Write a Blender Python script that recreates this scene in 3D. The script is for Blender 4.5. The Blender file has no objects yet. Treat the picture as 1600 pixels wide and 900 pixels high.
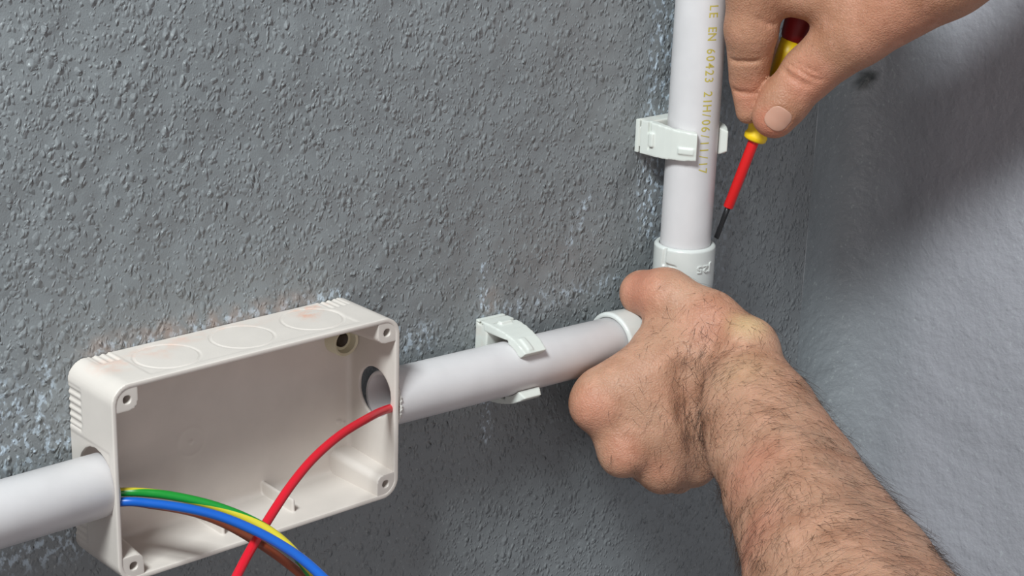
import bpy, bmesh, math, random
import numpy as np
from mathutils import Vector, Matrix, Euler

random.seed(4)
rng = np.random.default_rng(7)
sc = bpy.context.scene
COL = sc.collection
S = 0.001                                   # everything below is laid out in millimetres

# ------------------------------------------------------------------ camera
F = 2811.83                                 # focal length in pixels of the 1600 px frame
CAM_ROT = (1.24759390, -0.0305505490, -0.724509422)
CAM = np.array([-307.276, -595.465, 297.500])
cd = bpy.data.cameras.new('camera')
cam = bpy.data.objects.new('camera', cd)
COL.objects.link(cam)
cam.location = CAM * S
cam.rotation_euler = CAM_ROT
cd.sensor_width = 36.0
cd.lens = F / 1600 * 36.0
cd.clip_start = 0.02
cd.clip_end = 30
sc.camera = cam
RM = np.array(Euler(CAM_ROT, 'XYZ').to_matrix())
RIGHT, UP, FWD = RM[:, 0], RM[:, 1], -RM[:, 2]


def at(px, py, depth):
    """a point of the place (mm) seen at pixel px, py, at a distance along the view axis"""
    return CAM + depth * (FWD + RIGHT * (px - 800) / F - UP * (py - 450) / F)


def on(px, py, axis, val):
    d = FWD + RIGHT * (px - 800) / F - UP * (py - 450) / F
    return CAM + d * ((val - CAM[axis]) / d[axis])


# ------------------------------------------------------------------ light
world = bpy.data.worlds.new('world')
sc.world = world
world.use_nodes = True
bg = world.node_tree.nodes['Background']
bg.inputs[0].default_value = (0.86, 0.87, 0.92, 1)
bg.inputs[1].default_value = 0.24


def area(name, loc, target, size, power, col):
    l = bpy.data.lights.new(name, 'AREA')
    l.shape = 'RECTANGLE'
    l.size, l.size_y = size
    l.energy = power
    l.color = col
    o = bpy.data.objects.new(name, l)
    COL.objects.link(o)
    o.location = loc
    o.rotation_euler = (Vector(target) - Vector(loc)).to_track_quat('-Z', 'Y').to_euler()
    return o


area('sky_light', (-0.66, -0.44, 1.08), (0.2, 0, 0), (0.36, 0.28), 25.5, (0.90, 0.98, 1.0))
area('warm_fill_light', (-0.75, -1.75, 0.25), (0.25, 0, 0), (0.9, 0.7), 5.6, (1.0, 0.91, 0.89))  # added warm fill from the front left, source unseen
sc.view_settings.view_transform = 'Standard'
sc.view_settings.look = 'None'
sc.view_settings.gamma = 1
sc.view_settings.use_curve_mapping = False
sc.view_settings.exposure = 0.0


# ------------------------------------------------------------------ materials
def lin(c):
    return tuple((v / 12.92 if v <= .04045 else ((v + .055) / 1.055) ** 2.4) for v in [x / 255 for x in c]) + (1,)


def mat(name, col, rough=.5, spec=.5, sss=0.0):
    m = bpy.data.materials.new(name)
    m.use_nodes = True
    b = m.node_tree.nodes['Principled BSDF']
    b.inputs['Base Color'].default_value = lin(col)
    b.inputs['Roughness'].default_value = rough
    b.inputs['Specular IOR Level'].default_value = spec
    if sss:
        b.inputs['Subsurface Weight'].default_value = sss
        b.inputs['Subsurface Radius'].default_value = (.0035, .0014, .0008)
        b.inputs['Subsurface Scale'].default_value = 1.0
    return m


class NT:
    """small helper to write node trees"""
    def __init__(self, m):
        self.t = m.node_tree
        self.b = self.t.nodes['Principled BSDF']

    def n(self, kind, **kw):
        nd = self.t.nodes.new(kind)
        for k, v in kw.items():
            if k.startswith('i_'):
                nd.inputs[k[2:].replace('_', ' ')].default_value = v
            else:
                setattr(nd, k, v)
        return nd

    def l(self, a, b):
        self.t.links.new(a, b)

    def coord(self):
        return self.n('ShaderNodeTexCoord').outputs['Object']

    def noise(self, vec, scale, detail=3, rough=.5):
        nd = self.n('ShaderNodeTexNoise')
        nd.inputs['Scale'].default_value = scale
        nd.inputs['Detail'].default_value = detail
        nd.inputs['Roughness'].default_value = rough
        self.l(vec, nd.inputs['Vector'])
        return nd.outputs['Fac']

    def ramp(self, fac, a, b, ca=(0, 0, 0, 1), cb=(1, 1, 1, 1)):
        nd = self.n('ShaderNodeValToRGB')
        nd.color_ramp.elements[0].position = a
        nd.color_ramp.elements[1].position = b
        nd.color_ramp.elements[0].color = ca
        nd.color_ramp.elements[1].color = cb
        self.l(fac, nd.inputs[0])
        return nd.outputs[0]

    def math(self, op, a, b=None):
        nd = self.n('ShaderNodeMath', operation=op)
        for i, v in enumerate((a, b)):
            if v is None:
                continue
            if isinstance(v, (int, float)):
                nd.inputs[i].default_value = v
            else:
                self.l(v, nd.inputs[i])
        return nd.outputs[0]

    def mix(self, fac, a, b, mode='MIX'):
        nd = self.n('ShaderNodeMix', data_type='RGBA', blend_type=mode)
        for sock, v in ((nd.inputs[0], fac), (nd.inputs[6], a), (nd.inputs[7], b)):
            if isinstance(v, (int, float)):
                sock.default_value = v
            elif isinstance(v, tuple):
                sock.default_value = v
            else:
                self.l(v, sock)
        return nd.outputs[2]

    def bump(self, h, dist, strength=1.0, prev=None):
        nd = self.n('ShaderNodeBump')
        nd.inputs['Strength'].default_value = strength
        nd.inputs['Distance'].default_value = dist
        self.l(h, nd.inputs['Height'])
        if prev is not None:
            self.l(prev, nd.inputs['Normal'])
        self.l(nd.outputs[0], self.b.inputs['Normal'])
        return nd.outputs[0]

    def attr(self, name):
        return self.n('ShaderNodeAttribute', attribute_name=name).outputs['Fac']


def wall_material(name, col, gain, rough, dens=1.0, soft=1.0, near=None):
    m = mat(name, col, rough, .55)
    t = NT(m)
    co = t.coord()
    mp = t.n('ShaderNodeMapping')
    mp.inputs['Rotation'].default_value = (0, .5, 0)
    mp.inputs['Scale'].default_value = (1.0, 1.0, .72)
    t.l(co, mp.inputs['Vector'])
    v = mp.outputs[0]
    big = t.noise(co, 38, 2)
    wn = t.n('ShaderNodeTexNoise')
    wn.inputs['Scale'].default_value = 170
    wn.inputs['Detail'].default_value = 2
    t.l(v, wn.inputs['Vector'])
    ws_ = t.n('ShaderNodeVectorMath', operation='SCALE')
    ws_.inputs['Scale'].default_value = .0042
    t.l(wn.outputs['Color'], ws_.inputs[0])
    wa = t.n('ShaderNodeVectorMath', operation='ADD')
    t.l(v, wa.inputs[0])
    t.l(ws_.outputs[0], wa.inputs[1])

    def dots(scale, size):
        vo = t.n('ShaderNodeTexVoronoi', feature='F1')
        vo.inputs['Scale'].default_value = scale
        t.l(wa.outputs[0], vo.inputs['Vector'])
        sp = t.n('ShaderNodeSeparateColor')
        t.l(vo.outputs['Color'], sp.inputs[0])
        rad = t.math('MULTIPLY', sp.outputs[0], size)
        return t.ramp(t.math('SUBTRACT', rad, vo.outputs['Distance']), -.16, .58)
    lump = dots(330 / dens, .66)
    grit = dots(610 / dens, .68)
    fine = t.noise(v, 1500, 2)
    b1 = t.bump(big, .0030 * gain, 1)
    b2 = t.bump(lump, .00095 * gain * soft, 1, b1)
    b3 = t.bump(grit, .00058 * gain * soft, 1, b2)
    if soft < 1:
        b3 = t.bump(t.noise(co, 140, 4, .6), .0011, 1, b3)
    t.bump(fine, .00010 * gain, 1, b3)
    patch = t.noise(co, 9, 3)
    own = lin(col)
    if near:                                                            # back wall's tone blended into the side colour across the corner
        own = t.mix(t.attr('blend'), lin(near), lin(col))
    base = t.mix(t.ramp(patch, .3, .7), own, t.mix(1.0, own, (.87, .87, .87, 1), 'MULTIPLY'))
    base = t.mix(t.math('MULTIPLY', t.ramp(t.noise(v, 560, 2, .5), .62, .74), .30), base, lin((190, 198, 196)))
    # flecks of pale primer left where the paint came off, brown drilling dust over the box
    fl = t.math('MULTIPLY', t.math('MULTIPLY', t.attr('fleck'), .95), t.ramp(t.noise(v, 340, 3, .55), .52, .60))
    base = t.mix(fl, base, lin((188, 202, 214)))
    du = t.math('MULTIPLY', t.math('MULTIPLY', t.attr('dust'), .65), t.ramp(t.noise(v, 150, 3, .5), .36, .66))
    base = t.mix(du, base, lin((158, 136, 124)))
    sm = t.math('MULTIPLY', t.attr('smudge'), 1.0)
    base = t.mix(sm, base, lin((40, 48, 46)))
    t.l(base, t.b.inputs['Base Color'])
    return m


def plastic(name, col, rough, bumpd=.00002, dust=None):
    m = mat(name, col, rough, .45)
    t = NT(m)
    co = t.coord()
    base = t.mix(t.ramp(t.noise(co, 70, 4), .35, .7), lin(col), tuple(c * .94 for c in lin(col)[:3]) + (1,))
    if dust:
        a = t.math('MULTIPLY', t.attr('dust'), t.ramp(t.noise(co, 150, 5, .65), .42, .66))
        base = t.mix(a, base, lin(dust))
    t.l(base, t.b.inputs['Base Color'])
    t.bump(t.noise(co, 1400, 2), bumpd)
    return m


def skin_material(name, a, b, c):
    m = mat(name, a, .52, .36, .22)
    t = NT(m)
    co = t.coord()
    base = t.mix(t.ramp(t.noise(co, 45, 4), .35, .68), lin(a), lin(b))
    base = t.mix(t.ramp(t.noise(co, 110, 4, .6), .48, .72), base, lin(c))
    base = t.mix(t.ramp(t.noise(co, 600, 3), .60, .78), base, tuple(v * .82 for v in lin(b)[:3]) + (1,))
    red = t.attr('red')
    base = t.mix(t.math('MULTIPLY', red, .55), base, lin((206, 122, 100)))
    base = t.mix(t.math('MULTIPLY', t.attr('pale'), .6), base, lin((205, 178, 132)))
    t.l(base, t.b.inputs['Base Color'])
    vo = t.n('ShaderNodeTexVoronoi', feature='DISTANCE_TO_EDGE')
    vo.inputs['Scale'].default_value = 650
    wv = t.n('ShaderNodeVectorMath', operation='ADD')
    nz = t.n('ShaderNodeTexNoise')
    nz.inputs['Scale'].default_value = 120
    t.l(co, nz.inputs['Vector'])
    sc_ = t.n('ShaderNodeVectorMath', operation='SCALE')
    sc_.inputs['Scale'].default_value = .004
    t.l(nz.outputs['Color'], sc_.inputs[0])
    t.l(co, wv.inputs[0])
    t.l(sc_.outputs[0], wv.inputs[1])
    t.l(wv.outputs[0], vo.inputs['Vector'])
    b1 = t.bump(t.ramp(vo.outputs['Distance'], 0, .25), .00010, 1)
    t.bump(t.noise(co, 150, 4), .0009, .6, b1)
    return m


M = {}
M['wall'] = wall_material('grey_masonry_paint', (132, 136, 138), 1.0, .42)
M['wall_side'] = wall_material('grey_masonry_paint_smoother', (166, 165, 171), .5, .44, 1.4, .25, (132, 138, 141))
M['conduit'] = plastic('white_conduit_plastic', (208, 204, 204), .36)
M['fitting'] = plastic('white_fitting_plastic', (209, 211, 207), .24)
M['clip'] = plastic('white_clip_plastic', (212, 214, 207), .38, dust=(196, 160, 140))
M['box'] = plastic('warm_white_box_plastic', (208, 199, 191), .42, dust=(216, 150, 118))
M['rough'] = plastic('ragged_cut_plastic', (226, 222, 216), .8, .0004)
M['recess'] = plastic('translucent_cream_plastic', (206, 198, 172), .3)
M['rust'] = mat('rusty_dark_screw', (46, 34, 22), .5)
M['ink'] = mat('yellow_print', (188, 172, 84), .6)
M['seam'] = mat('dark_seam', (120, 120, 118), .7)
M['red'] = mat('red_insulation', (205, 22, 42), .34)
M['blue'] = mat('blue_insulation', (14, 86, 176), .36)
M['brown'] = mat('brown_insulation', (132, 64, 40), .38)
M['green'] = mat('green_insulation', (18, 128, 42), .36)
M['yellow'] = mat('yellow_insulation', (196, 180, 48), .36)
M['copper'] = mat('copper', (196, 120, 70), .3)
M['tool_red'] = mat('red_tool_plastic', (206, 24, 26), .4)
M['tool_grip'] = mat('dark_red_tool_grip', (128, 20, 24), .5)
M['tool_yellow'] = mat('yellow_tool_plastic', (236, 196, 18), .4)
M['steel'] = mat('blackened_steel', (48, 48, 50), .35)
M['steel'].node_tree.nodes['Principled BSDF'].inputs['Metallic'].default_value = .6
M['skin'] = skin_material('weathered_skin', (184, 142, 117), (168, 121, 96), (194, 147, 122))
M['skin_b'] = skin_material('smoother_skin', (178, 131, 105), (164, 116, 90), (186, 136, 112))
M['nail'] = mat('thumb_nail', (192, 146, 126), .30, .5, .15)
M['hair'] = mat('dark_brown_hair', (58, 42, 31), .5)


# ------------------------------------------------------------------ mesh helpers
def mesh_obj(name, V, Fc, m, parent=None, smooth=True, attrs=None, midx=None, autos=None):
    """one mesh object from points in mm (world) and faces"""
    V = np.asarray(V, float)
    me = bpy.data.meshes.new(name)
    org = np.array([float(v) for v in parent['_org']]) if parent is not None else np.zeros(3)
    P = (V - org) * S
    if isinstance(Fc, np.ndarray) and Fc.ndim == 2:
        k = Fc.shape[1]
        me.vertices.add(len(P))
        me.vertices.foreach_set('co', P.astype(np.float32).ravel())
        me.loops.add(Fc.size)
        me.loops.foreach_set('vertex_index', Fc.astype(np.int32).ravel())
        me.polygons.add(len(Fc))
        me.polygons.foreach_set('loop_start', np.arange(0, Fc.size, k, dtype=np.int32))
        me.update(calc_edges=True)
        me.validate()
    else:
        me.from_pydata([tuple(v) for v in P], [], [tuple(int(i) for i in f) for f in Fc])
        me.update()
    me.polygons.foreach_set('use_smooth', np.full(len(me.polygons), smooth, dtype=bool))
    ms = m if isinstance(m, (list, tuple)) else [m]
    for x in ms:
        me.materials.append(x)
    if midx is not None:
        me.polygons.foreach_set('material_index', np.asarray(midx, dtype=np.int32))
    for k, v in (attrs or {}).items():
        a = me.attributes.new(k, 'FLOAT', 'POINT')
        a.data.foreach_set('value', np.asarray(v, np.float32))
    if autos is not None:
        me.set_sharp_from_angle(angle=math.radians(autos))
    o = bpy.data.objects.new(name, me)
    COL.objects.link(o)
    if parent is not None:
        o.parent = parent
        o['_org'] = list(org)
    else:
        o['_org'] = [0.0, 0.0, 0.0]
    return o


def tag(o, label=None, cat=None, group=None, kind=None):
    if label: o['label'] = label
    if cat: o['category'] = cat
    if group: o['group'] = group
    if kind: o['kind'] = kind
    return o


def thing(name, label, cat, org, group=None):
    o = bpy.data.objects.new(name, None)
    o.empty_display_size = .01
    COL.objects.link(o)
    o.location = Vector(org) * S
    o['_org'] = [float(v) for v in org]
    return tag(o, label, cat, group)


def basis(d):
    d = np.asarray(d, float)
    d = d / np.linalg.norm(d)
    a = np.array([0, 0, 1.]) if abs(d[2]) < .8 else np.array([1., 0, 0])
    u = np.cross(a, d)
    u /= np.linalg.norm(u)
    return u, np.cross(d, u), d


def lathe(A, d, prof, n=64, closed=False):
    """profile [(t along axis, radius)] turned round the axis A + t*d; closed joins last ring to first"""
    u, v, d = basis(d)
    A = np.asarray(A, float)
    V, Fc = [], []
    for t, r in prof:
        for k in range(n):
            a = 2 * math.pi * k / n
            V.append(A + d * t + r * (math.cos(a) * u + math.sin(a) * v))
    m = len(prof)
    for i in range(m if closed else m - 1):
        j = (i + 1) % m
        for k in range(n):
            k2 = (k + 1) % n
            Fc.append((i * n + k, i * n + k2, j * n + k2, j * n + k))
    if not closed:
        Fc.append(tuple(range(n - 1, -1, -1)))
        Fc.append(tuple((m - 1) * n + k for k in range(n)))
    return np.array(V), Fc


def smooth_path(P, n):
    """Catmull-Rom through the points"""
    P = np.asarray(P, float)
    Q = np.vstack([2 * P[0] - P[1], P, 2 * P[-1] - P[-2]])
    out = []
    for i in range(1, len(Q) - 2):
        for t in np.linspace(0, 1, n, endpoint=False):
            a, b, c, d = Q[i - 1:i + 3]
            out.append(.5 * (2 * b + (c - a) * t + (2 * a - 5 * b + 4 * c - d) * t * t + (3 * b - a - 3 * c + d) * t ** 3))
    out.append(Q[-2])
    return np.array(out)


def tube(P, r, n=16, twist=None):
    P = np.asarray(P, float)
    T = np.gradient(P, axis=0)
    T /= np.linalg.norm(T, axis=1)[:, None]
    u, v, _ = basis(T[0])
    V = []
    for p, t in zip(P, T):
        u = u - t * (u @ t)
        u /= np.linalg.norm(u)
        v = np.cross(t, u)
        tw = math.radians(twist(len(V) // n / (len(P) - 1))) if twist else 0
        for k in range(n):
            a = 2 * math.pi * k / n - tw
            V.append(p + r * (math.cos(a) * u + math.sin(a) * v))
    Fc = []
    m = len(P)
    for i in range(m - 1):
        for k in range(n):
            k2 = (k + 1) % n
            Fc.append((i * n + k, i * n + k2, (i + 1) * n + k2, (i + 1) * n + k))
    Fc.append(tuple(range(n - 1, -1, -1)))
    Fc.append(tuple((m - 1) * n + k for k in range(n)))
    return np.array(V), Fc


# ------------------------------------------------------------------ solid modelling on a grid
class Field:
    """signed distance grid: shapes are blended in, then skinned as one continuous surface"""
    def __init__(self, lo, hi, h):
        self.lo = np.asarray(lo, float)
        self.h = h
        self.n = np.ceil((np.asarray(hi, float) - self.lo) / h).astype(int) + 1
        self.f = np.full(self.n, 40., np.float32)

    def sub(self, lo, hi):
        a = np.maximum(np.floor((np.asarray(lo) - self.lo) / self.h).astype(int), 0)
        b = np.minimum(np.ceil((np.asarray(hi) - self.lo) / self.h).astype(int) + 1, self.n)
        if np.any(b - a < 1):
            return None, None
        sl = tuple(slice(i, j) for i, j in zip(a, b))
        g = [(self.lo[k] + np.arange(a[k], b[k]) * self.h).astype(np.float32) for k in range(3)]
        return sl, (g[0][:, None, None], g[1][None, :, None], g[2][None, None, :])

    def all(self):
        return self.sub(self.lo, self.lo + self.n * self.h)

    def add(self, sl, d, k):
        f = self.f[sl]
        if k <= 0:
            self.f[sl] = np.minimum(f, d)
        else:
            h = np.maximum(k - np.abs(f - d), 0) / k
            self.f[sl] = np.minimum(f, d) - h * h * k * .25

    def cut(self, sl, d, k):
        f = self.f[sl]
        d = -d
        if k <= 0:
            self.f[sl] = np.maximum(f, d)
        else:
            h = np.maximum(k - np.abs(f - d), 0) / k
            self.f[sl] = np.maximum(f, d) + h * h * k * .25

    @staticmethod
    def d_cone(g, a, b, ra, rb):
        a, b = np.asarray(a, float), np.asarray(b, float)
        ab = b - a
        L = max(ab @ ab, 1e-6)
        x, y, z = g[0] - a[0], g[1] - a[1], g[2] - a[2]
        t = np.clip((x * ab[0] + y * ab[1] + z * ab[2]) / L, 0, 1).astype(np.float32)
        return np.sqrt((x - t * ab[0]) ** 2 + (y - t * ab[1]) ** 2 + (z - t * ab[2]) ** 2) - (ra + (rb - ra) * t)

    def cone(self, a, b, ra, rb, k=6, cut=False):
        m = max(ra, rb) + k + 2 * self.h + 1
        a, b = np.asarray(a, float), np.asarray(b, float)
        sl, g = self.sub(np.minimum(a, b) - m, np.maximum(a, b) + m)
        if sl is None:
            return
        d = self.d_cone(g, a, b, ra, rb)
        (self.cut if cut else self.add)(sl, d, k)

    def chain(self, P, R, k=6):
        for i in range(len(P) - 1):
            self.cone(P[i], P[i + 1], R[i], R[i + 1], k if i == 0 else min(k, 5))

    def ell(self, c, ax, rad, k=6, cut=False):
        """ellipsoid with three axes (rows) and radii"""
        c = np.asarray(c, float)
        m = max(rad) + k + 2 * self.h + 1
        sl, g = self.sub(c - m, c + m)
        if sl is None:
            return
        x, y, z = g[0] - c[0], g[1] - c[1], g[2] - c[2]
        q = [(x * a[0] + y * a[1] + z * a[2]) for a in ax]
        k0 = np.sqrt(sum((qi / r) ** 2 for qi, r in zip(q, rad)))
        k1 = np.sqrt(sum((qi / (r * r)) ** 2 for qi, r in zip(q, rad))) + 1e-6
        d = (k0 * (k0 - 1) / k1).astype(np.float32)
        (self.cut if cut else self.add)(sl, d, k)

    def box(self, lo, hi, r=0, k=0, cut=False):
        lo, hi = np.asarray(lo, float), np.asarray(hi, float)
        c, hf = (lo + hi) / 2, (hi - lo) / 2 - r
        m = k + r + 2 * self.h + 1
        sl, g = self.sub(lo - m, hi + m)
        if sl is None:
            return
        q = [np.abs(g[i] - c[i]) - hf[i] for i in range(3)]
        d = np.sqrt(sum(np.maximum(v, 0) ** 2 for v in q)) + np.minimum(np.maximum(np.maximum(q[0], q[1]), q[2]), 0) - r
        (self.cut if cut else self.add)(sl, d.astype(np.float32), k)

    def cyl(self, axis, c, lo, hi, rad, k=0, cut=False):
        """cylinder along a world axis; c gives the two other coordinates"""
        o = [i for i in range(3) if i != axis]
        L, H = np.zeros(3), np.zeros(3)
        L[axis], H[axis] = lo, hi
        for i, j in enumerate(o):
            L[j], H[j] = c[i] - rad, c[i] + rad
        m = k + 2 * self.h + 1
        sl, g = self.sub(L - m, H + m)
        if sl is None:
            return
        dr = np.sqrt((g[o[0]] - c[0]) ** 2 + (g[o[1]] - c[1]) ** 2) - rad
        da = np.abs(g[axis] - (lo + hi) / 2) - (hi - lo) / 2
        d = np.minimum(np.maximum(dr, da), 0) + np.sqrt(np.maximum(dr, 0) ** 2 + np.maximum(da, 0) ** 2)
        (self.cut if cut else self.add)(sl, d.astype(np.float32), k)

    def sample(self, P):
        q = (np.asarray(P) - self.lo) / self.h
        i = np.clip(np.floor(q).astype(int), 0, self.n - 2)
        t = q - i
        r = 0
        for dx in (0, 1):
            for dy in (0, 1):
                for dz in (0, 1):
                    w = (t[:, 0] if dx else 1 - t[:, 0]) * (t[:, 1] if dy else 1 - t[:, 1]) * (t[:, 2] if dz else 1 - t[:, 2])
                    r = r + w * self.f[i[:, 0] + dx, i[:, 1] + dy, i[:, 2] + dz]
        return r

    def grad(self, P):
        e = self.h * 1.5
        G = np.stack([self.sample(P + np.eye(3)[k] * e) - self.sample(P - np.eye(3)[k] * e) for k in range(3)], 1)
        return G / (np.linalg.norm(G, axis=1)[:, None] + 1e-9)

    def skin(self, relax=0):
        f = self.f
        f[0], f[-1], f[:, 0], f[:, -1], f[:, :, 0], f[:, :, -1] = [np.maximum(q, .01) for q in (f[0], f[-1], f[:, 0], f[:, -1], f[:, :, 0], f[:, :, -1])]
        s = f < 0
        cnt = np.zeros(np.array(f.shape) - 1, np.uint8)
        for dx in (0, 1):
            for dy in (0, 1):
                for dz in (0, 1):
                    cnt += s[dx:dx + cnt.shape[0], dy:dy + cnt.shape[1], dz:dz + cnt.shape[2]]
        I = np.argwhere((cnt > 0) & (cnt < 8))
        idx = np.full(cnt.shape, -1, np.int32)
        idx[I[:, 0], I[:, 1], I[:, 2]] = np.arange(len(I))
        acc = np.zeros((len(I), 3))
        num = np.zeros(len(I))
        corners = [(a, b, c) for a in (0, 1) for b in (0, 1) for c in (0, 1)]
        for c0 in corners:
            for ax in range(3):
                if c0[ax]:
                    continue
                c1 = list(c0)
                c1[ax] = 1
                v0 = f[I[:, 0] + c0[0], I[:, 1] + c0[1], I[:, 2] + c0[2]]
                v1 = f[I[:, 0] + c1[0], I[:, 1] + c1[1], I[:, 2] + c1[2]]
                m = (v0 < 0) != (v1 < 0)
                t = np.where(m, v0 / np.where(m, v0 - v1, 1), 0)
                p = np.tile(np.array(c0, float), (len(I), 1))
                p[:, ax] += t
                acc += p * m[:, None]
                num += m
        V = self.lo + (I + acc / num[:, None]) * self.h
        Q = []
        for ax in range(3):
            b, c = (ax + 1) % 3, (ax + 2) % 3
            s0 = np.take(s, range(0, s.shape[ax] - 1), ax)
            s1 = np.take(s, range(1, s.shape[ax]), ax)
            E = np.argwhere(s0 != s1)
            E = E[(E[:, b] > 0) & (E[:, c] > 0) & (E[:, b] < s.shape[b] - 1) & (E[:, c] < s.shape[c] - 1)]
            flip = s[E[:, 0], E[:, 1], E[:, 2]]
            q = []
            for ob, oc in ((0, 0), (-1, 0), (-1, -1), (0, -1)):
                e = E.copy()
                e[:, b] += ob
                e[:, c] += oc
                q.append(idx[e[:, 0], e[:, 1], e[:, 2]])
            q = np.stack(q, 1)
            q[~flip] = q[~flip][:, ::-1]
            Q.append(q)
        Q = np.concatenate(Q)
        for _ in range(relax):
            A = np.zeros_like(V)
            N = np.zeros(len(V))
            for k in range(4):
                np.add.at(A, Q[:, k], V[Q[:, (k + 1) % 4]])
                np.add.at(N, Q[:, k], 1)
            V = V * .5 + .5 * A / np.maximum(N, 1)[:, None]
        return V, Q


def text_mesh(body, size, bold=0.0):
    """outline of a line of lettering as flat points (mm) and faces; each character on a fixed pitch"""
    c = bpy.data.curves.new('lettering', 'FONT')
    c.body = body
    c.size = size
    c.resolution_u = 3
    c.offset = bold
    o = bpy.data.objects.new('lettering', c)
    COL.objects.link(o)
    dg = bpy.context.evaluated_depsgraph_get()
    me = o.evaluated_get(dg).to_mesh()
    bm = bmesh.new()
    bm.from_mesh(me)
    bmesh.ops.triangulate(bm, faces=bm.faces[:])
    for _ in range(3):                                                  # short edges, so that the letters can follow a round pipe
        E_ = [e for e in bm.edges if e.calc_length() > .9]
        if not E_:
            break
        bmesh.ops.subdivide_edges(bm, edges=E_, cuts=1)
        bmesh.ops.triangulate(bm, faces=bm.faces[:])
    bm.verts.index_update()
    V = np.array([v.co[:] for v in bm.verts]) if len(bm.verts) else np.zeros((0, 3))
    Fc = [tuple(v.index for v in p.verts) for p in bm.faces]
    bm.free()
    o.evaluated_get(dg).to_mesh_clear()
    bpy.data.objects.remove(o)
    bpy.data.curves.remove(c)
    return V, Fc


# ------------------------------------------------------------------ the setting: two walls meeting in a rounded corner
XW, RF = 486.0, 38.0


def sstep(a, b, x):
    t = np.clip((x - a) / (b - a), 0, 1)
    return t * t * (3 - 2 * t)


def wobble(x, z, seed, amp, size):
    r = np.random.default_rng(seed)
    o = 0
    for _ in range(8):
        a, ph, q = r.uniform(0, 6.28, 3)
        o = o + np.sin((x * math.cos(a) + z * math.sin(a)) * 6.28 / size * (.6 + q / 6.28) + ph)
    return o / 8 * amp


def grid_faces(nx, nz):
    i = np.arange(nx - 1)[:, None] * nz + np.arange(nz - 1)[None, :]
    return np.stack([i, i + nz, i + nz + 1, i + 1], -1).reshape(-1, 4)


X, Z = np.meshgrid(np.arange(-330, XW - RF + .1, 2.0), np.arange(-330, 400.1, 2.0), indexing='ij')
Y = wobble(X, Z, 3, .5, 45)
fl = np.zeros_like(X)
for (x0, z0, x1, z1, r, a) in [(322, 45, 326, 160, 15, 1.0), (213, 22, 213, 42, 3.5, 1.3), (214, -15, 218, -45, 4, 1.1), (268, 45, 278, 66, 4, .8),
                               (-60, 16, -5, 14, 12, .9), (-40, -28, 10, -30, 14, .8), (-12, 16, -8, 44, 6, .8), (10, 46, 136, 46, 4, .85),
                               (140, 18, 180, 16, 10, .75), (215, 20, 300, 18, 7, .6), (-90, 20, -30, 30, 22, .7), (370, -10, 376, 100, 20, .22)]:
    d = np.array([x1 - x0, z1 - z0], float)
    t = np.clip(((X - x0) * d[0] + (Z - z0) * d[1]) / (d @ d), 0, 1)
    D = np.hypot(X - x0 - t * d[0], Z - z0 - t * d[1])
    fl = np.maximum(fl, a * (1 - sstep(r * .3, r, D)))
t = np.clip((X - 10) / 110, 0, 1)
du = (1 - sstep(1, 9, np.abs(Z - 46))) * sstep(0, 15, X) * (1 - sstep(105, 125, X))
du = np.maximum(du, .8 * (1 - sstep(2, 9, np.hypot(X - 218, Z - 25))))
V = np.stack([X, Y, Z], -1).reshape(-1, 3)
wb = mesh_obj('wall_back', V, grid_faces(*X.shape), M['wall'], attrs={'fleck': fl.ravel() * .95, 'dust': du.ravel(), 'smudge': 0 * X.ravel()})
tag(wb, 'stippled grey painted masonry wall behind the box and conduits', 'wall', kind='structure')

# side wall, its rounded corner included
arc = [(XW - RF + RF * math.sin(a), -RF + RF * math.cos(a)) for a in np.linspace(0, math.pi / 2, 22)]
arc += [(XW, -RF - s) for s in np.arange(2.5, 420, 2.5)]
arc = np.array(arc)
zz = np.arange(-330, 400.1, 2.5)
A_, Z2 = np.meshgrid(np.arange(len(arc)), zz, indexing='ij')
X2, Y2 = arc[A_, 0], arc[A_, 1]
w2 = wobble(Y2, Z2, 9, .7, 60)
k2 = sstep(0, 4, A_)
spot = at(1357, 124, 800)
for dep_ in np.arange(800, 1000, .5):                                   # where the chip sits on the rounded corner
    spot = at(1357, 124, dep_)
    if (spot[1] > -RF and math.hypot(spot[0] - XW + RF, spot[1] + RF) >= RF) or spot[0] >= XW:
        break
arcl = np.concatenate([[0], np.cumsum(np.hypot(np.diff(arc[:, 0]), np.diff(arc[:, 1])))])
s_spot = arcl[np.argmin(np.hypot(arc[:, 0] - spot[0], arc[:, 1] - spot[1]))]
dsp = np.hypot((arcl[A_] - s_spot - (Z2 - spot[2]) * .35) / 5.2, (Z2 - spot[2]) / 7.0)
sm = (1 - sstep(.45, 1.15, dsp + wobble(Y2, Z2, 5, .5, 7)))
V = np.stack([X2 - (w2 - 2.2 * (1 - sstep(.1, 1.0, dsp))) * k2, Y2, Z2], -1).reshape(-1, 3)
V[:, 0] -= 0
ws = mesh_obj('wall_right', V, grid_faces(*X2.shape), M['wall_side'], attrs={'fleck': 0 * X2.ravel(), 'dust': 0 * X2.ravel(), 'smudge': sm.ravel() * .85, 'blend': sstep(2, 34, A_).ravel()})
tag(ws, 'smoother grey painted side wall with a rounded corner and a dark chip', 'wall', kind='structure')

# ------------------------------------------------------------------ junction box
BX0, BX1, BZ0, BZ1, BD = 0.0, 136.5, -37.6, 44.9, 34.7
TH, FL = 2.1, 2.2
box = thing('junction_box', 'open cream rectangular junction box, lid off, screwed to the wall', 'junction box', (68, 0, BZ0))


def rr(gx, gz, x0, x1, z0, z1, r):
    qx = np.abs(gx - (x0 + x1) / 2) - (x1 - x0) / 2 + r
    qz = np.abs(gz - (z0 + z1) / 2) - (z1 - z0) / 2 + r
    return np.sqrt(np.maximum(qx, 0) ** 2 + np.maximum(qz, 0) ** 2) + np.minimum(np.maximum(qx, qz), 0) - r


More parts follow.
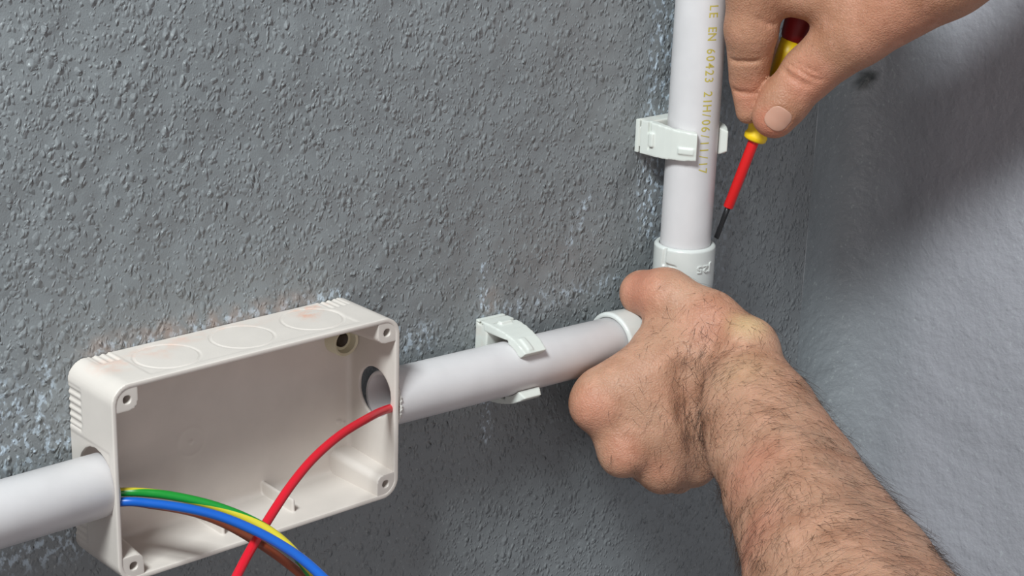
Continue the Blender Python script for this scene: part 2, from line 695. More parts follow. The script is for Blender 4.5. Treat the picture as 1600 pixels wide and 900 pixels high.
fb = Field((BX0 - 2.3, -BD - 2, BZ0 - 2), (BX1 + 2, 2.5, BZ1 + 2), .55)
sl, g = fb.all()
outer = rr(g[0], g[2], BX0, BX1, BZ0, BZ1, 8.0)
inner = rr(g[0], g[2], BX0 + TH, BX1 - TH, BZ0 + TH, BZ1 - TH, 6.0)
# rolled grip ribs round the back of each corner
cx = np.minimum(np.abs(g[0] - BX0), np.abs(g[0] - BX1))
cz = np.minimum(np.abs(g[2] - BZ0), np.abs(g[2] - BZ1))
per = np.where(cx < cz, cz, cx) + 0 * g[0]
back = (1 - sstep(9.5, 10.8, -g[1]))
zone = sstep(8.0, 8.6, per) * np.where(cx < cz, 1 - sstep(25.5, 26.3, per), 1 - sstep(17.5, 18.2, per))
outer = outer + back * zone * .75 * (np.abs(np.sin(per * math.pi / 3.1)) ** 1.4)
# panel step on the long sides and the end faces
step = np.where(cx < cz, sstep(27.8, 28.3, per), sstep(18.6, 19.2, per))
outer = outer + .3 * step * (1 - sstep(30.5, 31.3, -g[1]))
yb = np.maximum(-g[1] - BD, g[1] - 0)
body = np.maximum(outer, yb)
h_ = np.maximum(3.0 - np.abs(inner - g[1] - FL), 0) / 3.0
cav = np.maximum(inner, g[1] + FL) + h_ * h_ * .75
fb.add(sl, body.astype(np.float32), 0)
fb.cut(sl, cav.astype(np.float32), .6)
fb.cyl(0, (-20.0, 6.2), BX1 - 5, BX1 + 5, 11.2, .4, cut=True)         # exit hole, right side
fb.cyl(0, (-19.4, 1.3), BX0 - 5, BX0 + 5, 13.6, .4, cut=True)         # entry hole, left side
for fx in (88.2, 53.5):                                                # cable fins on the floor of the box
    fb.box((fx - .75, -25.5, BZ0 + 1.2), (fx + .75, -1, BZ0 + 8.0), .5, .5)
r0 = np.sqrt((g[0] - 53.3) ** 2 + (g[2] + 2.1) ** 2)                   # moulded ring and pip on the back
ring = np.maximum(np.abs(r0 - 6.2) - .35, np.abs(g[1] + FL) - .28)
fb.add(sl, (ring + 0 * g[0]).astype(np.float32), .4)
fb.ell((53.3, -FL, -2.1), np.eye(3), (.9, .7, .9), .3)
for (bx_, bz_, s_) in ((128.5, -12.2, 1.5), (131, -13.4, 1.1), (127.2, -17.6, 1.7), (130.0, -18.0, 1.3), (132.2, -16.9, .9)):
    fb.ell((bx_, -FL, bz_), np.eye(3), (s_, .8, s_ * .55), .2)          # torn burrs of plastic
# grooves of the round knockouts on the top edge
KN = [(34.1, -17.6), (69.6, -16.8), (104.6, -16.2)]
for kx, ky in KN:
    q = np.sqrt((g[0] - kx) ** 2 + (g[1] - ky) ** 2)
    d = np.maximum(np.abs(q - 13.0) - .5, np.abs(g[2] - BZ1 + .3) - .45)
    fb.cut(sl, (d + 0 * q).astype(np.float32), .2)
V, Q = fb.skin(1)
dn = np.zeros(len(V))
top = sstep(BZ1 - 2.5, BZ1 - .6, V[:, 2])
for (dx, dy, rx, ry, a) in ((108, -10, 11, 5, 1.0), (112, -4, 13, 4, .8), (34, -9, 16, 7, .5), (12, -14, 14, 12, .35), (60, -6, 40, 6, .3)):
    dn = np.maximum(dn, a * top * (1 - sstep(.3, 1, np.hypot((V[:, 0] - dx) / rx, (V[:, 1] - dy) / ry))))
mesh_obj('housing', V, Q, M['box'], box, attrs={'dust': dn}, autos=42)


def boss(cx, cz, sx, sz):
    f = Field((cx - 9, -BD - 1, cz - 9), (cx + 9, 0, cz + 9), .45)
    sl, g = f.all()
    # rounded pillar run into the corner of the shell, a little wider towards the back
    wd = 4.5 + .05 * (g[1] + BD)
    qx = -(g[0] - cx) * sx - wd + 3.2
    qz = -(g[2] - cz) * sz - wd + 3.2
    w = np.sqrt(np.maximum(qx, 0) ** 2 + np.maximum(qz, 0) ** 2) + np.minimum(np.maximum(qx, qz), 0) - 3.2
    w = np.maximum(w, rr(g[0], g[2], BX0 + 1.0, BX1 - 1.0, BZ0 + 1.0, BZ1 - 1.0, 7.0))
    w = np.maximum(w, np.maximum(-g[1] - BD + .3, g[1] + 1.2))
    f.add(sl, (w + 0 * g[0]).astype(np.float32), 0)
    f.cyl(1, (cx, cz), -BD - 1, -BD + 14, 1.75, .2, cut=True)
    V, Q = f.skin(1)
    mesh_obj('screw_boss', V, Q, M['box'], box, attrs={'dust': np.zeros(len(V))}, autos=40)


boss(6.6, 38.4, -1, 1)
boss(129.9, 38.4, 1, 1)
boss(129.9, -31.1, 1, -1)
boss(6.6, -31.1, -1, -1)
for kx, ky in KN:                                                       # the pressed discs themselves
    V, Fc = lathe((kx, ky, BZ1 - 1.4), (0, 0, 1), [(0, 12.4), (.85, 12.4), (1.12, 12.1), (1.16, 6)], 64)
    dd = .9 * (1 - sstep(.3, 1, np.hypot((V[:, 0] - 108) / 10, (V[:, 1] + 9) / 6)))
    dd = np.maximum(dd, .35 * (1 - sstep(.2, 1, np.hypot((V[:, 0] - 34) / 14, (V[:, 1] + 9) / 9))))
    mesh_obj('knockout', V, Fc, M['box'], box, autos=35, attrs={'dust': dd})
RX, RZ = 127.7, 27.2
V, Fc = lathe((RX, -FL + .2, RZ), (0, -1, 0), [(0, 6.8), (6.4, 6.6), (7.0, 6.2), (6.6, 5.2), (3.4, 4.6)], 40)
rec = mesh_obj('mounting_recess', V, Fc, M['recess'], box, autos=50)
V, Fc = lathe((RX - .6, -FL - 3.4, RZ + .4), (0, -1, 0), [(0, 3.3), (1.0, 3.2), (1.9, 2.3), (1.2, .6)], 24)
mesh_obj('screw', V, Fc, M['rust'], rec, autos=50)['label'] = 'dark rusty screw head in the recess'

# ------------------------------------------------------------------ conduits
RC, RI = 12.5, 10.7


def pipe(name, label, A, B, ragged=0):
    A, B = np.array(A, float), np.array(B, float)
    L = np.linalg.norm(B - A)
    n = 96
    V, Fc = lathe(A, B - A, [(0, RI), (0, RC - .5), (.5, RC), (L * .5, RC), (L - .5, RC), (L, RC - .4), (L, RI)], n, closed=True)
    o = mesh_obj(name, V, Fc, M['conduit'], None, autos=40)
    tag(o, label, 'conduit', 'white plastic conduits')
    return o


pipe('conduit', 'thick white conduit running off the left edge into the box', (-330, -21, -.6), (3.0, -21, .1))
HZ = lambda x: -.0357 * (x - 200)
pipe('conduit', 'white horizontal conduit between the box and the elbow', (138.3, -21, HZ(138.3)), (296, -21, HZ(296)))
# ragged sawn lip hanging on the end of that conduit
VX = lambda z: 326.33 + .00565 * (z - 90)
cv = pipe('conduit', 'white vertical conduit with yellow printing rising out of the elbow', (VX(16), -21, 16), (VX(400), -21, 400))
burr = bpy.data.objects['conduit.001']
n = 40
Vb, Fb = [], []
for i, a in enumerate(np.linspace(math.radians(120), math.radians(250), n)):
    r = RC + .25 + .25 * math.sin(i * 2.3) + rng.uniform(-.15, .15)
    w = .9 + .3 * math.sin(i * 1.1) + rng.uniform(-.15, .15)
    for (dr, dx) in ((-1.3, -.2), (.1, -.7), (.25, w), (-.2, w)):
        Vb.append((138.3 + dx, -21 + math.cos(a) * (r + dr), HZ(138.3) + math.sin(a) * (r + dr)))
for i in range(n - 1):
    for k in range(4):
        k2 = (k + 1) % 4
        Fb.append((i * 4 + k, i * 4 + k2, i * 4 + 4 + k2, i * 4 + 4 + k))
Fb += [(0, 1, 2, 3), tuple((n - 1) * 4 + k for k in (3, 2, 1, 0))]
mesh_obj('sawn_lip', Vb, Fb, M['rough'], burr)['label'] = 'ragged white sawn edge of the conduit'

# yellow print along the vertical conduit, one character to a fixed pitch
TXT = 'LE EN 60423 21H/06/11/17'
z_first, pitch = 157.5, 3.42
first = TXT.index('L')
PV, PF = [], []
for i, ch in enumerate(TXT):
    if ch == ' ':
        continue
    v, f = text_mesh(ch, 5.4, .06)
    if not len(v):
        continue
    w = v[:, 0].max() + v[:, 0].min()
    zc = z_first - (i - first) * pitch
    s = (v[:, 0] - w / 2) * 1.0
    h = v[:, 1]
    th = math.radians(-29) + h * 1.2 / RC
    z = zc - s
    b0 = sum(len(q) for q in PV)
    PV.append(np.stack([VX(90) + .00565 * (z - 90) + (RC + .06) * np.sin(th), -21 - (RC + .06) * np.cos(th), z], 1))
    PF += [tuple(k + b0 for k in ff) for ff in f]
tag(mesh_obj('printed_lettering', np.concatenate(PV), PF, M['ink'], cv, smooth=False), 'yellow standard number printed down the conduit')

# ------------------------------------------------------------------ inspection elbow under the gripping hand
EX, EZ, ER = VX(0), HZ(326), 15.2
EH, EV = 276.5, 39.6                                                    # ends of the two sockets
elb = thing('conduit_elbow', 'white elbow fitting joining horizontal and vertical conduits, gripped by the lower hand', 'conduit fitting', (EX, 0, EZ))
fe = Field((EH - 3, -40, EZ - 19), (EX + 19, -2, EV + 3), .45)
rb = 26.0
P = [np.array([EH, -21, HZ(EH)]), np.array([EX - rb, -21, EZ])]
for a in np.linspace(0, math.pi / 2, 9)[1:]:
    P.append(np.array([EX - rb + rb * math.sin(a), -21, EZ + rb - rb * math.cos(a)]))
P.append(np.array([EX, -21, EV]))
for i in range(len(P) - 1):
    fe.cone(P[i], P[i + 1], ER, ER, 0)
sl, g = fe.all()
cutx = np.maximum(EH - g[0], g[2] - EV)
fe.f = np.maximum(fe.f, np.maximum(EH - g[0] + 0 * fe.f, g[2] - EV + 0 * fe.f))
# rounded mouths: chamfer ring then bore
for (ax, c, m0, sgn) in ((0, (-21, HZ(EH)), EH, 1), (2, (EX, -21), EV, -1)):
    o = [i for i in range(3) if i != ax]
    rad = np.sqrt((g[o[0]] - c[0]) ** 2 + (g[o[1]] - c[1]) ** 2)
    dpt = (g[ax] - m0) * sgn
    fe.f = np.where(dpt < 22, np.maximum(fe.f, (rad - dpt - ER + 1.0) * .707), fe.f).astype(np.float32)
    fe.cyl(ax, c, min(m0 - sgn * 3, m0 + sgn * 22), max(m0 - sgn * 3, m0 + sgn * 22), RC + .12, .8, cut=True)
# parting lines of the inspection cover on the vertical socket
def on_socket(deg, z, r):
    a = math.radians(deg)
    return np.array([EX + r * math.sin(a), -21 - r * math.cos(a), z])
gr = [(-91, EV + 1), (-91, EV - 9.0)]
fe.cone(on_socket(-86, EV + .5, ER), on_socket(-88, EV - 8.5, ER), 1.1, 1.1, .1, cut=True)
for d0 in range(-88, -62, 4):
    fe.cone(on_socket(d0, EV - 8.6 - (d0 + 88) * .02, ER), on_socket(d0 + 4, EV - 8.6 - (d0 + 84) * .02, ER), .95, .95 if d0 < -68 else .3, .1, cut=True)
fe.cone(on_socket(-83, EV - 9, ER), on_socket(-83, EV - 22, ER), 1.4, 1.4, .1, cut=True)
V, Q = fe.skin(1)
mesh_obj('elbow_body', V, Q, M['fitting'], elb, autos=45)
PV, PF = [], []
v, f = text_mesh('J25', 5.2, .0)
nv = len(v)
w = v[:, 0].max()
s = (v[:, 0] - w / 2) * 1.4
th0 = math.radians(-6)
for lay in (.0, .65):                                                   # raised letters, upside down on the socket
    th = th0 - s / ER
    z = 29.6 - v[:, 1] + 2
    r = ER - .1 + lay
    PV.append(np.stack([EX + r * np.sin(th), -21 - r * np.cos(th), z], 1))
PF = [tuple(k + nv for k in ff) for ff in f]
ec = {}
for ff in f:
    for a, b in zip(ff, ff[1:] + ff[:1]):
        ec[(a, b)] = ec.get((a, b), 0) + 1
for (a, b) in ec:
    if (b, a) not in ec:
        PF.append((a, b, b + nv, a + nv))
tag(mesh_obj('moulded_lettering', np.concatenate(PV), PF, M['fitting'], elb, smooth=False), 'raised size mark moulded upside down on the socket')

# ------------------------------------------------------------------ saddle clips
def clip(label, org, rot):
    root = bpy.data.objects.new('conduit_clip', None)
    root.empty_display_size = .01
    COL.objects.link(root)
    root['_org'] = [0.0, 0.0, 0.0]
    tag(root, label, 'conduit clip', 'white conduit clips')
    W = 8.2
    # base on the wall
    f = Field((-22, -14, -12), (22, 2, 12), .5)
    f.box((-18.0, -8.6, -W), (18.0, -.2, W), .8)
    f.cyl(2, (0, -21), -20, 20, RC + .35, .3, cut=True)
    f.box((-19.0, -5.0, W - 3.6), (-16.6, -1.8, W + 1), .1, .2, cut=True)
    f.box((-19.0, -5.0, -W - 1), (-16.6, -1.8, -W + 3.0), .1, .2, cut=True)
    V, Q = f.skin(1)
    mesh_obj('base', V, Q, M['clip'], root, autos=40, attrs={'dust': np.full(len(V), .2)})
    for sgn in (-1, 1):
        f = Field((-24, -42, -12), (24, 1, 12), .5)
        sl, g = f.all()
        x, yv, w = g[0] * sgn, -(g[1] + 21), g[2]                       # x to the side of this arm, yv away from the wall
        ang = np.degrees(np.arctan2(yv, x))                             # 0 at the side, 90 at the front
        r = np.sqrt(x * x + yv * yv)
        ro = 15.6 + 1.3 * sstep(5, 48, ang) - .25 * sstep(49, 55, ang)
        far = yv + 21                                                   # distance from the wall
        xo = np.interp(far, [0, 9, 15, 19, 23, 26, 29, 31.5, 34, 36.5], [18.6, 18.5, 18.1, 17.5, 16.6, 15.7, 14.4, 13.0, 11.1, 8.6]).astype(np.float32)
        d = np.maximum((x - xo) * .8, RC + .12 - r)
        d = np.maximum(d, np.where(yv < 2, np.maximum(14.2 - x, d), d))
        d = np.maximum(d, np.maximum(.3 - far, (ang - 51) * .26))
        d = np.where(x < 3, 20, d)
        half = W + .1 - 1.3 * sstep(10, 33, far) - (2.6 * sstep(27, 36, far) ** 2 if sgn > 0 else .5 * sstep(29, 35, far))
        d = np.maximum(d, np.abs(w + .5 * sstep(6, 30, far)) - half)
        d = np.maximum(d, .55 - np.abs(far - 3.4) + 2.0 * (x < 17.4))   # parting line against the base
        f.add(sl, (d + 0 * f.f).astype(np.float32), 0)
        # gripping rib on the tip
        if sgn < 0:
            rb_ = np.maximum(np.abs(x - xo + .2) - 1.0, np.maximum(np.abs(far - 30.0) - 3.4, np.abs(w + 2.8) - 1.6))
            f.add(sl, (rb_ + 0 * f.f).astype(np.float32), .5)
        if sgn < 0:                                                     # latch tongue and slot on the flank
            f.box((-19.6, -13.0, -3.6), (-15, -10.2, 3.4), .4, .4)
            f.box((-19.9, -10.0, 2.6), (-16.8, -8.6, W + 1), 0, .1, cut=True)
            f.box((-19.9, -9.9, -5), (-17.4, -9.1, 3.0), 0, .1, cut=True)
        V, Q = f.skin(1)
        mesh_obj('clip_arm', V, Q, M['clip'], root, autos=38, attrs={'dust': np.full(len(V), .0)})
    root.rotation_euler = rot
    root.location = Vector(org) * S
    return root


CV_Z, CH_X = 92.0, 216.0
c1 = clip('white conduit clip hugging the vertical conduit under the screwdriver hand', (VX(CV_Z), 0, CV_Z), (0, 0, 0))


def copy_tree(o, parent=None):
    c = o.copy()
    COL.objects.link(c)
    if parent is not None:
        c.parent = parent
    for ch in list(o.children):
        copy_tree(ch, c)
    return c


c2 = copy_tree(c1)
c2.location = Vector((CH_X, 0, HZ(CH_X))) * S
c2.rotation_euler = (0, math.radians(90 + 2), 0)
c2['label'] = 'white conduit clip hugging the horizontal conduit right of the box'

# ------------------------------------------------------------------ wires
def wire(label, mats, P, r, twist=None):
    P = smooth_path(P, 14)
    n = 25
    V, Fc = tube(P, r, n, twist)
    mi = np.zeros(len(Fc), int)
    if twist is not None:
        for i in range(len(P) - 1):
            mi[i * n:i * n + n] = [1 if k < n * .52 else 0 for k in range(n)]
    o = mesh_obj('wire', V, Fc, mats, None, midx=mi)
    return tag(o, label, 'wire', 'insulated wires in the box')


wire('red wire curving out of the right side hole and down out of frame', [M['red']],
     [(190, -24, 0), (152, -25.5, -1.5), at(603, 640, 768), at(570, 656, 744), at(530, 681, 724), at(490, 716, 706), at(455, 758, 690), at(421, 809, 674),
      at(396, 851, 660), at(370, 900, 646), at(340, 965, 630)], 1.8)
wire('blue wire leaving the left conduit, lying over the brown one', [M['blue']],
     [(-60, -21, -3), (-20, -22, -3), at(188, 784, 690), at(240, 787, 686), at(300, 796, 676), at(350, 809, 664), at(400, 830, 650), at(440, 852, 636),
      at(475, 876, 622), at(507, 905, 610), at(545, 945, 596)], 1.75)
wire('green and yellow striped earth wire leaving the left conduit', [M['green'], M['yellow']],
     [(-60, -20, 2), (-20, -20.5, 1), at(188, 769, 692), at(240, 771, 690), at(290, 779, 683), at(340, 792, 674), at(390, 812, 664), at(430, 836, 654),
      at(462, 866, 644), at(490, 905, 634), at(510, 950, 624)], 1.75, twist=lambda t: 70 + 530 * (t - .25))
wire('brown wire lowest of the bundle, mostly behind the blue one', [M['brown']],
     [(-60, -24, -5), (-20, -24, -5), at(188, 785, 699), at(240, 789, 697), at(300, 800, 690), at(350, 818, 682), at(400, 846, 671), at(445, 877, 659),
      at(487, 912, 647), at(525, 950, 636)], 1.7)

# ------------------------------------------------------------------ screwdriver
T0, T1 = at(1119, 372, 884), at(1189, 192, 866)
sd = (T1 - T0) / np.linalg.norm(T1 - T0)
Ls = np.linalg.norm(T1 - T0)
drv = thing('screwdriver', 'slim insulated screwdriver, red sleeve and yellow collar, pinched in the upper hand', 'screwdriver', T0)
# blade: round shank flattened to a chisel end
n = 24
u_, v_, _ = basis(sd)
V, Fc = [], []
for t, ru, rv in ((0, 1.5, .35), (3, 1.55, .5), (8, 1.3, 1.1), (12, 1.35, 1.35), (20, 1.35, 1.35)):
    for k in range(n):
        a = 2 * math.pi * k / n
        V.append(T0 + sd * t + ru * math.cos(a) * u_ + rv * math.sin(a) * v_)
for i in range(4):
    for k in range(n):
        k2 = (k + 1) % n
        Fc.append((i * n + k, i * n + k2, i * n + n + k2, i * n + n + k))
Fc += [tuple(range(n - 1, -1, -1)), tuple(4 * n + k for k in range(n))]
mesh_obj('blade', V, Fc, M['steel'], drv)
V, Fc = lathe(T0, sd, [(16.5, 1.4), (16.5, 2.3), (16.9, 2.5), (Ls - 6, 2.65), (Ls - 3, 2.65)], 32)
mesh_obj('insulating_sleeve', V, Fc, M['tool_red'], drv, autos=40)
V, Fc = lathe(T0, sd, [(Ls - 9.2, 2.7), (Ls - 9.2, 4.6), (Ls - 8.4, 5.5), (Ls - 6.4, 5.7), (Ls - 5.0, 5.0), (Ls - 3.4, 5.2), (Ls, 6.2), (Ls + 2, 6.8), (Ls + 4, 6.2), (Ls + 6, 5.0)], 40)
mesh_obj('collar', V, Fc, M['tool_yellow'], drv, autos=60)
V, Fc = lathe(T0, sd, [(Ls + 4, 4.0), (Ls + 8, 4.4), (Ls + 14, 4.8), (Ls + 34, 5.4), (Ls + 42, 5.8)], 40)
mesh_obj('handle_core', V, Fc, M['tool_yellow'], drv)
f = Field(T0 + sd * (Ls + 78) - 58, T0 + sd * (Ls + 78) + 58, .8)
f.cone(T0 + sd * (Ls + 46), T0 + sd * (Ls + 62), 6.8, 9.0, 0)
f.cone(T0 + sd * (Ls + 60), T0 + sd * (Ls + 100), 9.5, 10.0, 2)
f.cone(T0 + sd * (Ls + 100), T0 + sd * (Ls + 110), 10.0, 9.0, 2)
for k in range(6):
    a = 2 * math.pi * k / 6
    off = (math.cos(a) * u_ + math.sin(a) * v_) * 11.4
    f.cone(T0 + sd * (Ls + 56) + off, T0 + sd * (Ls + 105) + off, 2.6, 2.6, 1, cut=True)
V, Q = f.skin(1)
mesh_obj('handle_grip', V, Q, M['tool_grip'], drv)

# ------------------------------------------------------------------ the person: one arm gripping the elbow, one holding the screwdriver
E3 = np.stack([RIGHT, UP, FWD])


def px(list_):
    return [at(*q[:3]) for q in list_], [q[3] for q in list_]


person = thing('person', 'person reaching in from the right with bare hairy forearm, gripping elbow and holding screwdriver', 'person', at(1325, 1000, 700))
pts = []
HB = dict(h=1.1)
lo = np.array([225., -300., -215.])
fa = Field((125, -300, -140), (405, -4, 45), 1.1)
# forearm: thumb-side and little-finger-side masses
P, R = px([(1172, 582, 836, 15), (1208, 645, 815, 18.5), (1262, 744, 785, 22.5), (1356, 900, 715, 27), (1450, 1050, 650, 30)])
fa.chain(P, R, 10)
P, R = px([(1146, 645, 822, 15), (1170, 705, 798, 17), (1203, 778, 768, 19), (1254, 900, 712, 22.5), (1322, 1050, 650, 26)])
fa.chain(P, R, 14)
P, R = px([(1165, 610, 826, 17), (1208, 695, 796, 21), (1300, 900, 704, 28), (1390, 1050, 641, 31)])
fa.chain(P, R, 14)
# back of the hand
P, R = px([(1110, 560, 850, 17), (1022, 580, 846, 16), (944, 615, 840, 13.2)])
fa.chain(P, R, 12)
P, R = px([(1100, 600, 853, 16), (1040, 650, 847, 15), (980, 694, 841, 12.0)])
fa.chain(P, R, 14)
P, R = px([(1100, 630, 857, 15), (1070, 685, 851, 13.5), (1032, 722, 847, 11.6)])
fa.chain(P, R, 14)
P, R = px([(1105, 650, 860, 14), (1092, 700, 856, 12), (1082, 722, 854, 10.5)])
fa.chain(P, R, 12)
# skin over the row of knuckles
P, R = px([(942, 640, 841, 11.4), (983, 692, 843, 10.6), (1034, 726, 848, 10.4), (1080, 726, 854, 9.8)])
fa.chain(P, R, 12)
P, R = px([(1000, 620, 844, 15), (1040, 680, 848, 14)])
fa.chain(P, R, 12)
# thumb and its muscle
P, R = px([(1160, 543, 846, 15), (1110, 500, 852, 13.2), (1040, 462, 863, 12.6), (1004, 458, 875, 11.4)])
fa.chain(P, R, 9)
P, R = px([(1090, 538, 854, 15), (1030, 540, 858, 12)])
fa.chain(P, R, 10)
# fingers folded under the conduit towards the wall
def finger(m, pts_, rad, k=4):
    fa.chain([np.array(m)] + [np.array(q, float) for q in pts_], rad, k)
finger(at(946, 622, 840), [(258, -32, -28), (276, -17, -30), (293, -14, -27)], [12, 9.5, 8.6, 7.6])
finger(at(980, 694, 841), [(272, -35, -47), (290, -20, -48), (306, -15, -44)], [12, 9.8, 8.8, 7.8])
finger(at(1032, 722, 847), [(290, -38, -64), (306, -22, -64), (320, -17, -58)], [11.5, 9.2, 8.4, 7.4])
finger(at(1082, 722, 854), [(308, -42, -74), (322, -28, -74), (333, -22, -68)], [10, 8.2, 7.4, 6.6])
# knuckles and wrist bone
for (x, y, d, r) in ((925, 634, 837, 9.4), (968, 716, 838, 7.8), (1036, 742, 846, 7.2)):
    fa.ell(at(x, y, d), E3, (r, r, r), 7)
fa.ell(at(1172, 540, 836), E3, (12, 12, 11), 8)
# fold where the back of the hand meets the wrist
P = [at(1072, 585, 829), at(1086, 640, 829), at(1102, 695, 830), at(1114, 745, 834)]
for a, b in zip(P, P[1:]):
    fa.cone(a, b, 4.0, 5.0, 9, cut=True)
V, Q = fa.skin(3)
N = fa.grad(V)


def blob(V, p, r):
    return 1 - sstep(.2, 1, np.linalg.norm(V - np.asarray(p), axis=1) / r)


red = np.zeros(len(V))
for (x, y, d, r, a) in ((915, 645, 822, 20, .55), (970, 715, 822, 18, .45), (1030, 745, 828, 14, .4), (1000, 450, 862, 20, .7), (1180, 745, 752, 26, .5), (1200, 850, 715, 24, .6), (1105, 500, 838, 20, .3)):
    red = np.maximum(red, a * blob(V, at(x, y, d), r))
pale = np.maximum(.9 * blob(V, at(1170, 495, 828), 16), .4 * blob(V, at(1170, 600, 812), 20))
arm = mesh_obj('arm', V, Q, M['skin'], person, attrs={'red': red, 'pale': pale})
arm['label'] = 'hairy forearm and fist gripping the elbow fitting'

# hair: fine tapering strands lying along the forearm and the back of the hand
axis0, axis1 = at(1160, 600, 812), at(1330, 900, 690)
dv = (axis1 - axis0) / np.linalg.norm(axis1 - axis0)
facing = -(N @ FWD)
tv = (V - axis0) @ dv
ppx = 800 + F * ((V - CAM) @ RIGHT) / ((V - CAM) @ FWD)
ppy = 450 - F * ((V - CAM) @ UP) / ((V - CAM) @ FWD)
dens = sstep(-12, 5, tv) * 1.0
hand = np.exp(-((ppx - 1110) / 75) ** 2 - ((ppy - 560) / 80) ** 2) * 1.7
hand = np.maximum(hand, 2.6 * np.exp(-((ppx - 1078) / 36) ** 2 - ((ppy - 640) / 80) ** 2))
hand = np.maximum(hand, .13 * (ppx > 950) * (ppy > 560))
dens = np.maximum(dens, hand) * (facing > -.25) * (V[:, 1] < -25)
dens *= .35 + .65 * sstep(-.3, .5, wobble(ppx, ppy, 21, 1, 130))
pick = rng.choice(len(V), 4600, replace=True, p=dens / dens.sum())
NS = 8
HV, HF = [], []
for i in pick:
    p, nrm = V[i] + rng.normal(0, .4, 3), N[i]
    onarm = sstep(-10, 20, tv[i])
    side = np.cross(nrm, dv)
    sx = ((ppx[i] - 1110) / 200)
    flow = dv * (.75 + .3 * rng.normal()) + side * rng.normal(.25 + .5 * math.sin(ppx[i] * .021 + ppy[i] * .013), .45)
    if onarm < .5:
        flow = (-RIGHT * .25 - UP * .9) * .8 + RIGHT * rng.normal(0, .45) + UP * rng.normal(0, .25)
    flow = flow - nrm * (flow @ nrm)
    flow /= np.linalg.norm(flow) + 1e-6
    L = rng.uniform(7, 21) * (.75 if onarm < .5 else 1)
    lift = rng.uniform(.10, .34)
    curl = rng.normal(.3, 1.0)
    q = p - nrm * .2
    d = flow + nrm * lift * 1.6
    w = rng.uniform(.045, .078)
    u1 = np.cross(nrm, flow)
    b0 = len(HV)
    for s in range(NS):
        r = w * (1 - s / (NS - .6))
        for k in range(3):
            a = 2.094 * k
            HV.append(q + r * (math.cos(a) * u1 + math.sin(a) * nrm))
        d = d / np.linalg.norm(d)
        q = q + d * L / (NS - 1)
        d = d + u1 * curl / NS - nrm * lift * 1.9 / NS
    for s in range(NS - 1):
        for k in range(3):
            k2 = (k + 1) % 3
            HF.append((b0 + s * 3 + k, b0 + s * 3 + k2, b0 + s * 3 + 3 + k2, b0 + s * 3 + 3 + k))
hair = mesh_obj('hair', np.array(HV), np.array(HF), M['hair'], arm)
hair['kind'] = 'stuff'
hair['label'] = 'dark hairs on the forearm and back of the hand'

# upper hand
fr = Field((300, -330, 70), (520, -30, 300), 1.0)
# thumb
TH = [(1210, 181, 848, 10.6), (1226, 157, 846, 11.5), (1264, 113, 840, 12.3), (1340, 46, 824, 16.5), (1470, -52, 800, 23.5), (1640, -172, 770, 26)]
P, R = px(TH)
fr.chain(P, R, 4)
# index finger
P, R = px([(1169, 174, 857, 6.0), (1170, 122, 852, 9.4), (1174, 45, 838, 12.3), (1180, -30, 828, 13), (1235, -150, 812, 15)])
for i, kk in enumerate((.6, .6, 3, 6)):
    fr.cone(P[i], P[i + 1], R[i], R[i + 1], kk)
# web and back of the hand
P, R = px([(1232, -22, 832, 13.5), (1330, -8, 822, 16)])
fr.chain(P, R, 7)
P, R = px([(1240, -140, 812, 16), (1400, -120, 800, 22), (1600, -210, 770, 26)])
fr.chain(P, R, 12)
P, R = px([(1300, -90, 822, 18), (1480, -90, 800, 24)])
fr.chain(P, R, 12)
# other fingers round the far side of the handle
for q in ([(1250, -130, 828, 15), (1196, -40, 862, 9.5), (1184, 30, 876, 8.8), (1196, 82, 878, 7.6)],
          [(1290, -150, 836, 14), (1225, -80, 878, 9.5), (1215, -20, 892, 8.6), (1245, 5, 888, 7.6)],
          [(1340, -160, 842, 13), (1262, -110, 888, 8.6), (1255, -60, 902, 7.8), (1285, -40, 898, 7)]):
    P, R = px(q)
    fr.chain(P, R, 5)
# creases over the thumb joint and the index finger
def groove(f, pts_, r, k):
    P = [at(*q) for q in pts_]
    for a, b in zip(P, P[1:]):
        f.cone(a, b, r, r, k, cut=True)
V0 = None
def surf_depth(f, x, y, d0, d1):
    D = np.arange(d0, d1, .4)
    s = f.sample(np.array([at(x, y, d) for d in D]))
    i = np.argmax(s < 0)
    return D[i] if s[i] < 0 else d1
for line in ([(1222, 106), (1238, 118), (1256, 130), (1270, 134)], [(1226, 114), (1242, 127), (1258, 138)], [(1230, 99), (1250, 111), (1270, 123), (1282, 126)],
             [(1240, 95), (1258, 105), (1276, 114)]):
    groove(fr, [(x, y, surf_depth(fr, x, y, 800, 870) - .35) for x, y in line], .75, 1.2)
for line in ([(1142, 94), (1160, 97), (1186, 95)], [(1146, 141), (1162, 146), (1176, 146)], [(1186, 30), (1200, 38), (1212, 39)]):
    groove(fr, [(x, y, surf_depth(fr, x, y, 790, 880) - .2) for x, y in line], .8, 1.6)
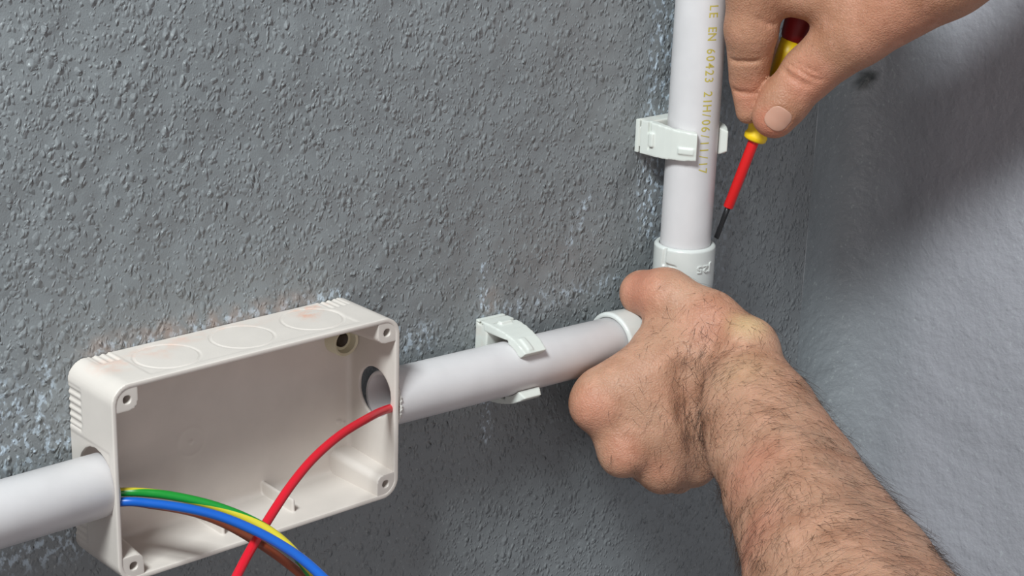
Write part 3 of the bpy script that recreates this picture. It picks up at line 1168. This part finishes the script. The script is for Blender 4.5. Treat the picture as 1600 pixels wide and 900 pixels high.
# nail: bed pressed into the thumb tip, plate added as its own part
nc = (1216, 186)
nd = surf_depth(fr, *nc, 810, 870)
npos = at(nc[0], nc[1], nd)
nn = fr.grad(npos[None])[0]
tdir = at(1210, 181, 848) - at(1264, 113, 840)
tdir -= nn * (tdir @ nn)
tdir /= np.linalg.norm(tdir)
sdir = np.cross(nn, tdir)
fn = Field(npos - 12, npos + 12, .35)
slb, gb = fn.all()
GP = np.stack(np.broadcast_arrays(*gb), -1).reshape(-1, 3)
fb_ = fr.sample(GP).reshape(fn.f.shape)
x_, y_, z_ = [GP[:, k].reshape(fn.f.shape) - npos[k] for k in range(3)]
ta = x_ * tdir[0] + y_ * tdir[1] + z_ * tdir[2]
sa = x_ * sdir[0] + y_ * sdir[1] + z_ * sdir[2]
na = x_ * nn[0] + y_ * nn[1] + z_ * nn[2]
pl = (np.abs(ta / 6.0) ** 2.6 + np.abs(sa / 5.9) ** 2.6) ** (1 / 2.6) - 1
fn.f = np.maximum(np.maximum(fb_ - .35, -fb_ - .9), np.maximum(pl * 5.5, -na - 7)).astype(np.float32)
NV, NQ = fn.skin(2)
# fold of skin round the nail
sl, g = fr.sub(npos - 14, npos + 14)
x_, y_, z_ = g[0] - npos[0], g[1] - npos[1], g[2] - npos[2]
ta = x_ * tdir[0] + y_ * tdir[1] + z_ * tdir[2]
sa = x_ * sdir[0] + y_ * sdir[1] + z_ * sdir[2]
pl = (np.abs(ta / 6.0) ** 2.6 + np.abs(sa / 5.9) ** 2.6) ** (1 / 2.6) - 1
lipm = np.exp(-((pl * 6 - 1.0) / .8) ** 2) * (1 - sstep(1, 6, ta))
fr.f[sl] = fr.f[sl] - .55 * lipm.astype(np.float32)
V, Q = fr.skin(2)
red = np.zeros(len(V))
for (x, y, d, r, a) in ((1200, 195, 842, 14, .8), (1262, 128, 828, 18, .5), (1170, 150, 846, 14, .4), (1400, 40, 800, 30, .3)):
    red = np.maximum(red, a * blob(V, at(x, y, d), r))
arm2 = mesh_obj('arm', V, Q, M['skin_b'], person, attrs={'red': red, 'pale': np.zeros(len(V))})
arm2['label'] = 'hand pinching the screwdriver between thumb and forefinger'
mesh_obj('thumb_nail', NV, NQ, M['nail'], arm2)

for o in sc.objects:
    if '_org' in o:
        del o['_org']
